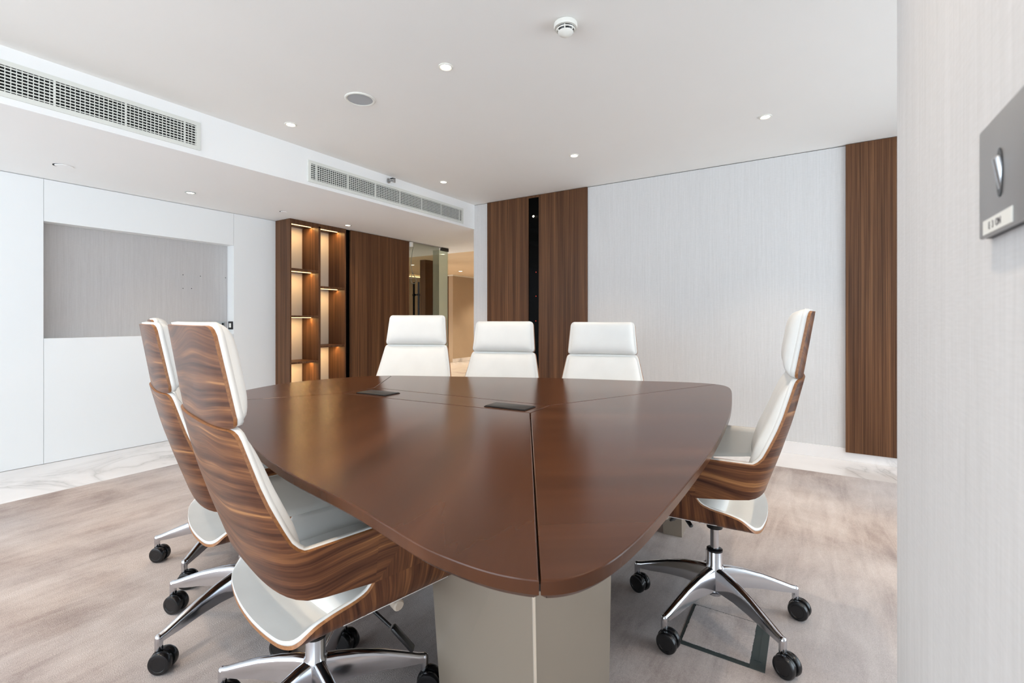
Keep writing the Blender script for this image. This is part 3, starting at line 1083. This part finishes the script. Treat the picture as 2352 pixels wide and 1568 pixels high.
class Surf:
    """open surface made of welded grids, later thickened along its normals"""

    def __init__(self):
        self.v = []; self.key = {}; self.f = []; self.uv = []

    def vid(self, p):
        k = (round(p[0], 4), round(p[1], 4), round(p[2], 4))
        if k not in self.key:
            self.key[k] = len(self.v); self.v.append(Vector(p))
        return self.key[k]

    def grid(self, rows, uvs):
        for i in range(len(rows) - 1):
            for j in range(len(rows[0]) - 1):
                q = [(i, j), (i, j + 1), (i + 1, j + 1), (i + 1, j)]
                ids = [self.vid(rows[a][b]) for a, b in q]; u = [uvs[a][b] for a, b in q]
                ii, uu = [], []
                for a, b in zip(ids, u):
                    if a not in ii:
                        ii.append(a); uu.append(b)
                if len(ii) > 2:
                    self.f.append(ii); self.uv.append(uu)

    def grid2(self, rows, uva, uvb, pick):
        for i in range(len(rows) - 1):
            for j in range(len(rows[0]) - 1):
                u = uva if pick(i, j) else uvb
                self.grid([rows[i][j:j + 2], rows[i + 1][j:j + 2]], [u[i][j:j + 2], u[i + 1][j:j + 2]])

    def thick(self, d0, d1, rim_mi=1, inset=0.0):
        nr = [Vector((0, 0, 0)) for _ in self.v]
        edges = {}
        for f in self.f:
            n = Vector((0, 0, 0))
            for i in range(len(f)):
                a = self.v[f[i - 1]]; b = self.v[f[i]]
                n += a.cross(b)
            for i in f:
                nr[i] += n
            for i in range(len(f)):
                e = (f[i - 1], f[i])
                edges[e] = True
        nr = [n.normalized() if n.length > 0 else Vector((0, 0, 1)) for n in nr]
        pos = list(self.v)
        N = len(pos)
        vs = [p + n * d0 for p, n in zip(pos, nr)] + [p + n * d1 for p, n in zip(pos, nr)]
        m = MB()
        fs = [tuple(f) for f in self.f] + [tuple(i + N for i in reversed(f)) for f in self.f]
        uv = [u for u in self.uv] + [list(reversed(u)) for u in self.uv]
        m.add(vs, fs, 0, uv)
        o = 0
        for (a, b) in edges:
            if (b, a) not in edges:
                m.f.append((b, a, a + N, b + N)); m.mi.append(rim_mi); m.uv.append([(0, 0)] * 4)
        return m


NB = 12   # columns on the half back
NC = 2    # columns round the corner
NA1, NA2 = 5, 22


def half_cols(z_of, row_w):
    pass


def shell_surface(inset=0.0):
    s = Surf()
    # band rows (back foot plus arms)
    rows, uvs, rows2, uv2 = [], [], [], []
    nw = 6
    for w in range(nw + 1):
        t = w / nw
        half = []
        # back part
        cols = []
        for ci in range(NB + NC + 1):
            # z depends on column: lower edge rises toward the centre
            f = ci / (NB + NC)
            low = .597 - .014 * f ** 2
            z = low + t * (.714 - low)
            pts = arc(z, 0, R(84), NB) if ci <= NB else arc(z, R(84), R(90), NC)
            if ci <= NB:
                u, v, L = pts[ci]
            else:
                u, v, L = pts[ci - NB]; L += arc(z, 0, R(84), NB)[-1][2]
            cols.append((u, v, z, L))
        L0 = cols[-1][3]; v90 = cols[-1][1]
        for k in range(1, NA1 + 1):
            f = k / NA1
            low = .583 + (.567 - .583) * f
            z = low + t * (.714 - low)
            wv = sup(R(90), z); v = wv[1] + (.034 - wv[1]) * f
            cols.append((wv[0], v, z, L0 + v - v90))
        full = [(-u, v, z) for u, v, z, L in reversed(cols[1:])] + [(u, v, z) for u, v, z, L in cols]
        ful_uv = [(-L, z) for u, v, z, L in reversed(cols[1:])] + [(L, z) for u, v, z, L in cols]
        rows.append(full); uvs.append(ful_uv)
        Lb = [cols[-1][3]]
        a = []
        for k in range(NA2 + 1):
            def vk(zz):
                b = .042 + .75 * (zz - .567)
                return .034 if k == 0 else b + (.309 - b) * (1 - (1 - (k - 1) / (NA2 - 1)) ** 1.5)
            z = .567 + t * .147
            for _ in range(3):
                v = vk(z); z = .567 + t * (interp(v, T_TOP) - .567)
            a.append((sup(R(90), z)[0], v, z))
        rows2.append(a); uv2.append([(z + .1, v + 3.0) for u, v, z in a])
    s.grid(rows, uvs)
    uvb = [[(Lb[0] + v - .034, z) for u, v, z in rw] for rw in rows2]
    s.grid2(rows2, uvb, uv2, lambda i, j: j == 0)
    s.grid2([[(-u, v, z) for u, v, z in reversed(rw)] for rw in rows2], [[(-x, y) for x, y in reversed(rw)] for rw in uvb], [[(x + .7, y + 2.3) for x, y in reversed(rw)] for rw in uv2], lambda i, j: j == NA2 - 1)
    # back rows
    zs = [.714, .717, .722, .729, .737, .75, .77, .80, .83, .87, .91, .95, .975, .988, .995, .998]
    rows, uvs = [], []
    for z in zs:
        te = interp(z, T_TE)
        k = 1.0
        if z > .978:
            d = z - .978; k = 1 - (.020 - math.sqrt(max(0, .020 ** 2 - d * d))) / .25
        p = arc(z, 0, R(te), NB)
        if k < 1:
            Lm = p[-1][2] * k
            q = []
            for i in range(NB + 1):
                t = Lm * i / NB
                for a, b in zip(p, p[1:]):
                    if t <= b[2] + 1e-9:
                        f = (t - a[2]) / max(1e-9, b[2] - a[2]); q.append((a[0] + (b[0] - a[0]) * f, a[1] + (b[1] - a[1]) * f, t)); break
            p = q
        rows.append([(-u, v, z) for u, v, L in reversed(p[1:])] + [(u, v, z) for u, v, L in p])
        uvs.append([(-L, z) for u, v, L in reversed(p[1:])] + [(L, z) for u, v, L in p])
    s.grid(rows, uvs)
    return s


def seat_surface():
    s = Surf()
    vr = [.309, .29, .265, .23, .19, .15, .11, .07, .034, .030, .025, .018, .008, -.012, -.03, -.05, -.07, -.085, -.10, -.11, -.118, -.125, -.131, -.137, -.142, -.146, -.150, -.153, -.1555, -.1575, -.159, -.160]
    L = [0.0]
    for a, b in zip(PROF, PROF[1:]):
        L.append(L[-1] + math.hypot(b[0] - a[0], b[1] - a[1]))
    rows, uvs = [], []
    NQ = 22
    for v in vr:
        ze = .567 if v >= .034 else cinterp(v, T_UP)
        # arc length where the profile reaches ze
        le = L[-1]
        for i in range(len(PROF) - 1):
            if PROF[i + 1][1] >= ze - 1e-9 and PROF[i + 1][1] > PROF[i][1]:
                f = (ze - PROF[i][1]) / (PROF[i + 1][1] - PROF[i][1]); f = max(0, min(1, f))
                le = L[i] + f * (L[i + 1] - L[i]); break
        hc = []
        for q in range(NQ + 1):
            t = le * q / NQ
            for i in range(len(L) - 1):
                if t <= L[i + 1] + 1e-9:
                    f = (t - L[i]) / (L[i + 1] - L[i])
                    hc.append((PROF[i][0] + (PROF[i + 1][0] - PROF[i][0]) * f, PROF[i][1] + (PROF[i + 1][1] - PROF[i][1]) * f, t)); break
        # plan bulge of the rear edge
        def vv(u):
            k = max(0.0, min(1.0, (-v - .06) / .095))
            return v - .030 * k * (1 - (u / .248) ** 2)
        rows.append([(-u, vv(u), z) for u, z, t in reversed(hc[1:])] + [(u, vv(u), z) for u, z, t in hc])
        uvs.append([(-t + 1.7, v + 2.3) for u, z, t in reversed(hc[1:])] + [(t + 1.7 - L[-1] - .367 + .034 - .567 + .0, v + 3.0) for u, z, t in hc])
    s.grid(rows, uvs)
    return s


def head_surface(z0=1.0005, z1=1.226, du=0.0, rc=.022):
    s = Surf()
    n = 16; rows, uvs = [], []
    zs = [z0, z0 + rc * .12, z0 + rc * .4, z0 + rc] + [z0 + rc + (z1 - z0 - 2 * rc) * i / n for i in range(1, n)] + [z1 - rc, z1 - rc * .4, z1 - rc * .12, z1]
    for z in zs:
        te = interp(z, T_TE)
        d = max(0.0, rc - (z - z0), rc - (z1 - z))
        cut = (rc - math.sqrt(max(0, rc * rc - d * d))) + du
        p = arc(z, 0, R(te), 40); Lm = p[-1][2] - cut
        q = []
        for i in range(NB + 1):
            t = Lm * i / NB
            for a, b in zip(p, p[1:]):
                if t <= b[2] + 1e-9:
                    f = (t - a[2]) / max(1e-9, b[2] - a[2]); q.append((a[0] + (b[0] - a[0]) * f, a[1] + (b[1] - a[1]) * f, t)); break
        rows.append([(-u, v, z) for u, v, L in reversed(q[1:])] + [(u, v, z) for u, v, L in q])
        uvs.append([(-L + 5, z * 1.0 + 4.2) for u, v, L in reversed(q[1:])] + [(L + 5, z + 4.2) for u, v, L in q])
    s.grid(rows, uvs)
    return s


def pillow(z0, z1, te_of, base, puff, du, nz=22, nt=22, px=3.2, pz=4.0, taper=None):
    """domed cushion lying on the inside of the back shell"""
    m = MB()
    front, back = [], []
    for i in range(nz + 1):
        b = -1 + 2 * i / nz
        b = math.copysign(1 - (1 - abs(b)) ** 1.6, b)
        z = (z0 + z1) / 2 + b * (z1 - z0) / 2
        zc = min(max(z, .57), 1.236)
        p = arc(zc, 0, R(te_of(zc)), 60); Lm = p[-1][2] - du
        rowf, rowb = [], []
        for j in range(-nt, nt + 1):
            a = j / nt; a = math.copysign(1 - (1 - abs(a)) ** 1.6, a)
            # rounded rectangle outline
            rr = 1 - .05 * max(0, abs(b) - .85) / .15
            t = abs(a) * Lm * rr
            for q0, q1 in zip(p, p[1:]):
                if t <= q1[2] + 1e-9:
                    f = (t - q0[2]) / max(1e-9, q1[2] - q0[2]); break
            u = math.copysign(q0[0] + (q1[0] - q0[0]) * f, a); v = q0[1] + (q1[1] - q0[1]) * f
            # inward normal of the plan curve
            tx, ty = q1[0] - q0[0], q1[1] - q0[1]; ll = math.hypot(tx, ty) or 1
            nx, ny = -ty / ll, tx / ll
            nx = math.copysign(abs(nx), -a) if a else 0.0
            dome = (1 - abs(a) ** px) ** .5 * (1 - abs(b) ** pz) ** .5
            d = base + puff * dome * (taper(z) if taper else 1)
            k = .35
            rowf.append((u + nx * (base + (d - base) * k), v + base * ny + (d - base) * (ny * k + (1 - k)), z + .18 * (d - base)))
            rowb.append((u + nx * (base - .004), v + ny * (base - .004), z))
        front.append(rowf); back.append(rowb)
    nr, nc = nz + 1, 2 * nt + 1
    vs = [p for rw in front for p in rw] + [p for rw in back for p in rw]
    N = nr * nc; fs = []
    for i in range(nz):
        for j in range(nc - 1):
            a = i * nc + j
            fs.append((a, a + nc, a + nc + 1, a + 1)); fs.append((N + a, N + a + 1, N + a + nc + 1, N + a + nc))
    for i in range(nz):
        for j in (0, nc - 1):
            a = i * nc + j
            q = (a, N + a, N + a + nc, a + nc) if j == 0 else (a, a + nc, N + a + nc, N + a)
            fs.append(q)
    for j in range(nc - 1):
        a = j; fs.append((a, a + 1, N + a + 1, N + a)); a = nz * nc + j; fs.append((a, N + a, N + a + 1, a + 1))
    m.add(vs, fs)
    return m


def seat_pad():
    m = MB(); n, k = 24, 22
    vs, fs = [], []
    for i in range(n + 1):
        b = -1 + 2 * i / n; b = math.copysign(1 - (1 - abs(b)) ** 1.7, b)
        for j in range(-k, k + 1):
            a = j / k; a = math.copysign(1 - (1 - abs(a)) ** 1.7, a)
            v = .132 + b * .164; u = a * .250
            dome = (1 - abs(a) ** 5) ** .5 * (1 - abs(b) ** 5) ** .5
            v -= .02 * (1 - a * a) * max(0, -b)
            vs.append((u, v, .472 + .042 * dome))
    nc = 2 * k + 1
    for i in range(n):
        for j in range(nc - 1):
            a = i * nc + j; fs.append((a, a + 1, a + nc + 1, a + nc))
    N = len(vs)
    vs += [(x, y, .466) for x, y, z in vs]
    for i in range(n):
        for j in range(nc - 1):
            a = N + i * nc + j; fs.append((a, a + nc, a + nc + 1, a + 1))
    for i in range(n):
        a = i * nc; fs.append((a, a + nc, N + a + nc, N + a)); a = i * nc + nc - 1; fs.append((a, N + a, N + a + nc, a + nc))
    for j in range(nc - 1):
        fs.append((j, N + j, N + j + 1, j + 1)); a = n * nc + j; fs.append((a, a + 1, N + a + 1, N + a))
    m.add(vs, fs)
    return m


UPPER = ('shell', 'seat_shell', 'headrest_shell', 'shell_lining', 'seat_lining', 'headrest_lining', 'headrest_cushion', 'back_cushion', 'seat_cushion', 'tilt_mechanism', 'tilt_lever', 'height_lever', 'tension_knob')


def leg_mesh():
    secs = [(.020, .207, .122, .017, .024), (.06, .204, .124, .016, .023), (.12, .193, .126, .0145, .020), (.19, .174, .120, .013, .0175), (.26, .148, .108, .012, .015), (.305, .130, .103, .0115, .0135), (.326, .124, .100, .0105, .012)]
    vs, fs = [], []
    for r_, zt, zb, wt, wb in secs:
        h = zt - zb
        ring = [(wb, zb), (wb * .93, zb + h * .45), (wt * 1.08, zt - .012), (wt * .9, zt - .004), (wt * .45, zt), (-wt * .45, zt), (-wt * .9, zt - .004), (-wt * 1.08, zt - .012), (-wb * .93, zb + h * .45), (-wb, zb)]
        vs += [(r_, y, z) for y, z in ring]
    n = 10
    for i in range(len(secs) - 1):
        for k in range(n):
            k2 = (k + 1) % n; fs.append((i * n + k, i * n + k2, (i + 1) * n + k2, (i + 1) * n + k))
    fs.append(tuple(range(n - 1, -1, -1))); fs.append(tuple((len(secs) - 1) * n + k for k in range(n)))
    m = MB()
    bm = bmesh.new(); bv = [bm.verts.new(v) for v in vs]
    for f in fs:
        bm.faces.new([bv[i] for i in f])
    m.frombm(bm)
    m.lathe([(0, .068), (.0105, .068), (.0125, .075), (.0125, .112), (.0105, .121), (.005, .1245), (0, .125)], 20, Matrix.Translation((.325, 0, 0)))
    return m


def caster_mesh():
    m = MB()
    T = Matrix.Translation((.015, 0, 0.037))
    for s in (-1, 1):
        mt = T @ Matrix.Translation((0, s * .0175, 0)) @ Matrix.Rotation(R(90), 4, 'X')
        m.lathe([(0, -.0105), (.023, -.0105), (.0245, -.012), (.027, -.012), (.0345, -.010), (.037, -.005), (.037, .005), (.0345, .010), (.027, .012), (.0245, .012), (.023, .0105), (0, .0105)], 32, mt)
    m.lathe([(0, -.0055), (.030, -.0055), (.030, .0055), (0, .0055)], 28, T @ Matrix.Rotation(R(90), 4, 'X'))
    m.lathe([(.0365, -.004), (.0395, -.004), (.0395, .004), (.0365, .004)], 16, T @ Matrix.Rotation(R(90), 4, 'X'), 0, R(60), R(190))
    m.lathe([(0, .035), (.012, .035), (.012, .074), (0, .074)], 16)
    return m


def make_chair():
    root = empty('office_chair', (0, 0, 0), '', 'chair', 'white leather chairs around the conference table')
    sh = shell_surface(); sh.thick(0.0, -.009).build('shell', ['walnut', 'ply'], root, 40)
    sh.thick(-.0092, -.023, 0).build('shell_lining', ['leather'], root, 180)
    st = seat_surface(); st.thick(0.0, -.009).build('seat_shell', ['walnut', 'ply'], root, 40)
    st.thick(-.0092, -.019, 0).build('seat_lining', ['leather'], root, 180)
    hs = head_surface(); hs.thick(-.006, -.015).build('headrest_shell', ['walnut', 'ply'], root, 40)
    head_surface(1.001, 1.231, 0.0, .024).thick(-.0152, -.031, 0).build('headrest_lining', ['leather'], root, 180)
    pillow(1.005, 1.234, lambda z: interp(z, T_TE), .0300, .050, .010, 26, 28, 6.0, 4.2).build('headrest_cushion', 'leather', root, 70)
    pillow(.60, .990, lambda z: interp(z, T_TE) if z > .76 else 69.5 - (0 if z > .72 else 0), .0215, .042, .011, 28, 28, 6.0, 5.0, lambda z: 1 + .45 * max(0, min(1, (.95 - z) / .2))).build('back_cushion', 'leather', root, 70)
    seat_pad().build('seat_cushion', 'leather', root, 70)
    # mechanism under the seat
    m = MB(); m.box(-.055, .055, -.07, .17, .398, .449, 0, .012, 2); m.lathe([(0, .36), (.030, .36), (.034, .40), (0, .40)], 24)
    m.build('tilt_mechanism', 'black', root, 40)
    m = MB(); m.tube([(.05, .08, .418), (.10, .12, .385), (.158, .155, .338)], .0055, 10)
    mt = Matrix.Translation((.183, .182, .303)) @ Matrix.Rotation(R(45), 4, 'Z') @ Matrix.Rotation(R(48), 4, 'Y')
    m.box(-.046, .046, -.014, .014, -.006, .006, 0, .005, 2, mt)
    m.build('height_lever', 'black', root, 40)
    m = MB(); m.cyl((-.05, .085, .42), (-.105, .095, .412), .006, 10); m.cyl((-.10, .095, .413), (-.125, .07, .395), .008, 10, 0, None, .002)
    m.build('tilt_lever', 'black', root, 40)
    m = MB(); m.cyl((-.03, .175, .425), (-.085, .175, .42), .010, 12); m.cyl((-.085, .175, .42), (-.125, .175, .418), .021, 20, 0, None, .004)
    m.build('tension_knob', 'beige', root, 40)
    m = MB(); m.cyl((.03, .165, .428), (.165, .165, .412), .009, 12); m.cyl((.160, .165, .412), (.192, .165, .408), .017, 20, 0, None, .004)
    m.build('tension_knob', 'beige', root, 40)
    # column and hub
    m = MB(); m.cyl((0, 0, .20), (0, 0, .44), .0165, 28)
    m.build('gas_column', 'chrome', root, 40)
    m = MB(); m.lathe([(0, .092), (.024, .092), (.026, .095), (.026, .103), (.017, .104), (.017, .120), (.034, .124), (.036, .17), (.033, .207), (.0285, .214), (.0285, .266), (.027, .269), (0, .269)], 36)
    m.lathe([(.0285, .266), (.0305, .267), (.0305, .274), (.022, .279), (.0165, .279)], 32, None, 1)
    m.build('hub', ['chrome', 'black'], root, 35)
    for k in range(5):
        lg = leg_mesh().build('leg', 'chrome', root, 45)
        lg.rotation_euler = (0, 0, 2 * PI * k / 5)
        caster_mesh().build('caster', 'black', lg, 40).location = (.325, 0, 0)
    return root


# x, y, facing (deg), height offset, world angle of one base arm (deg), label
CH = [(.869, 1.237, -12.8, -.042, 38, 'white leather chair with a walnut back, nearest the camera at the left of the table'),
      (1.041, 1.930, -16.5, -.045, 44, 'white leather chair with a walnut back, the one just behind the nearest left chair'),
      (1.285, 2.535, -22.0, -.030, 66, 'white leather chair at the left of the table, farthest, only its top showing'),
      (2.0555, .333, 93.5, 0.0, 14, 'white leather chair seen from its side at the right end of the table'),
      (2.523, 2.530, 207.0, -.004, 20, 'white leather chair facing the camera below the glass door, left of the far three'),
      (2.772, 1.912, 199.0, -.052, 50, 'white leather chair facing the camera, middle of the far three at the black slot'),
      (2.972, 1.185, 200.0, -.056, 5, 'white leather chair facing the camera, right of the far three by the plain fabric wall')]
proto = make_chair()
trees = [proto] + [copy_tree(proto) for _ in CH[1:]]
for root, (x, y, th, dz, ba, lb), cw in zip(trees, CH, (292, 292, 298, 248, 20, 35, 45)):
    root.location = (x, y, 0); root.rotation_euler = (0, 0, R(th - 90)); root['label'] = lb
    k = 0
    for ch in root.children:
        nm = ch.name.split('.')[0]
        if nm in UPPER:
            ch.location.z = dz
        elif nm == 'leg':
            ch.rotation_euler = (0, 0, R(ba - (th - 90)) + 2 * PI * k / 5)
            ch.children[0].rotation_euler = (0, 0, R(cw + 7 * ((k * 2) % 5 - 2) - ba) - 2 * PI * k / 5); k += 1
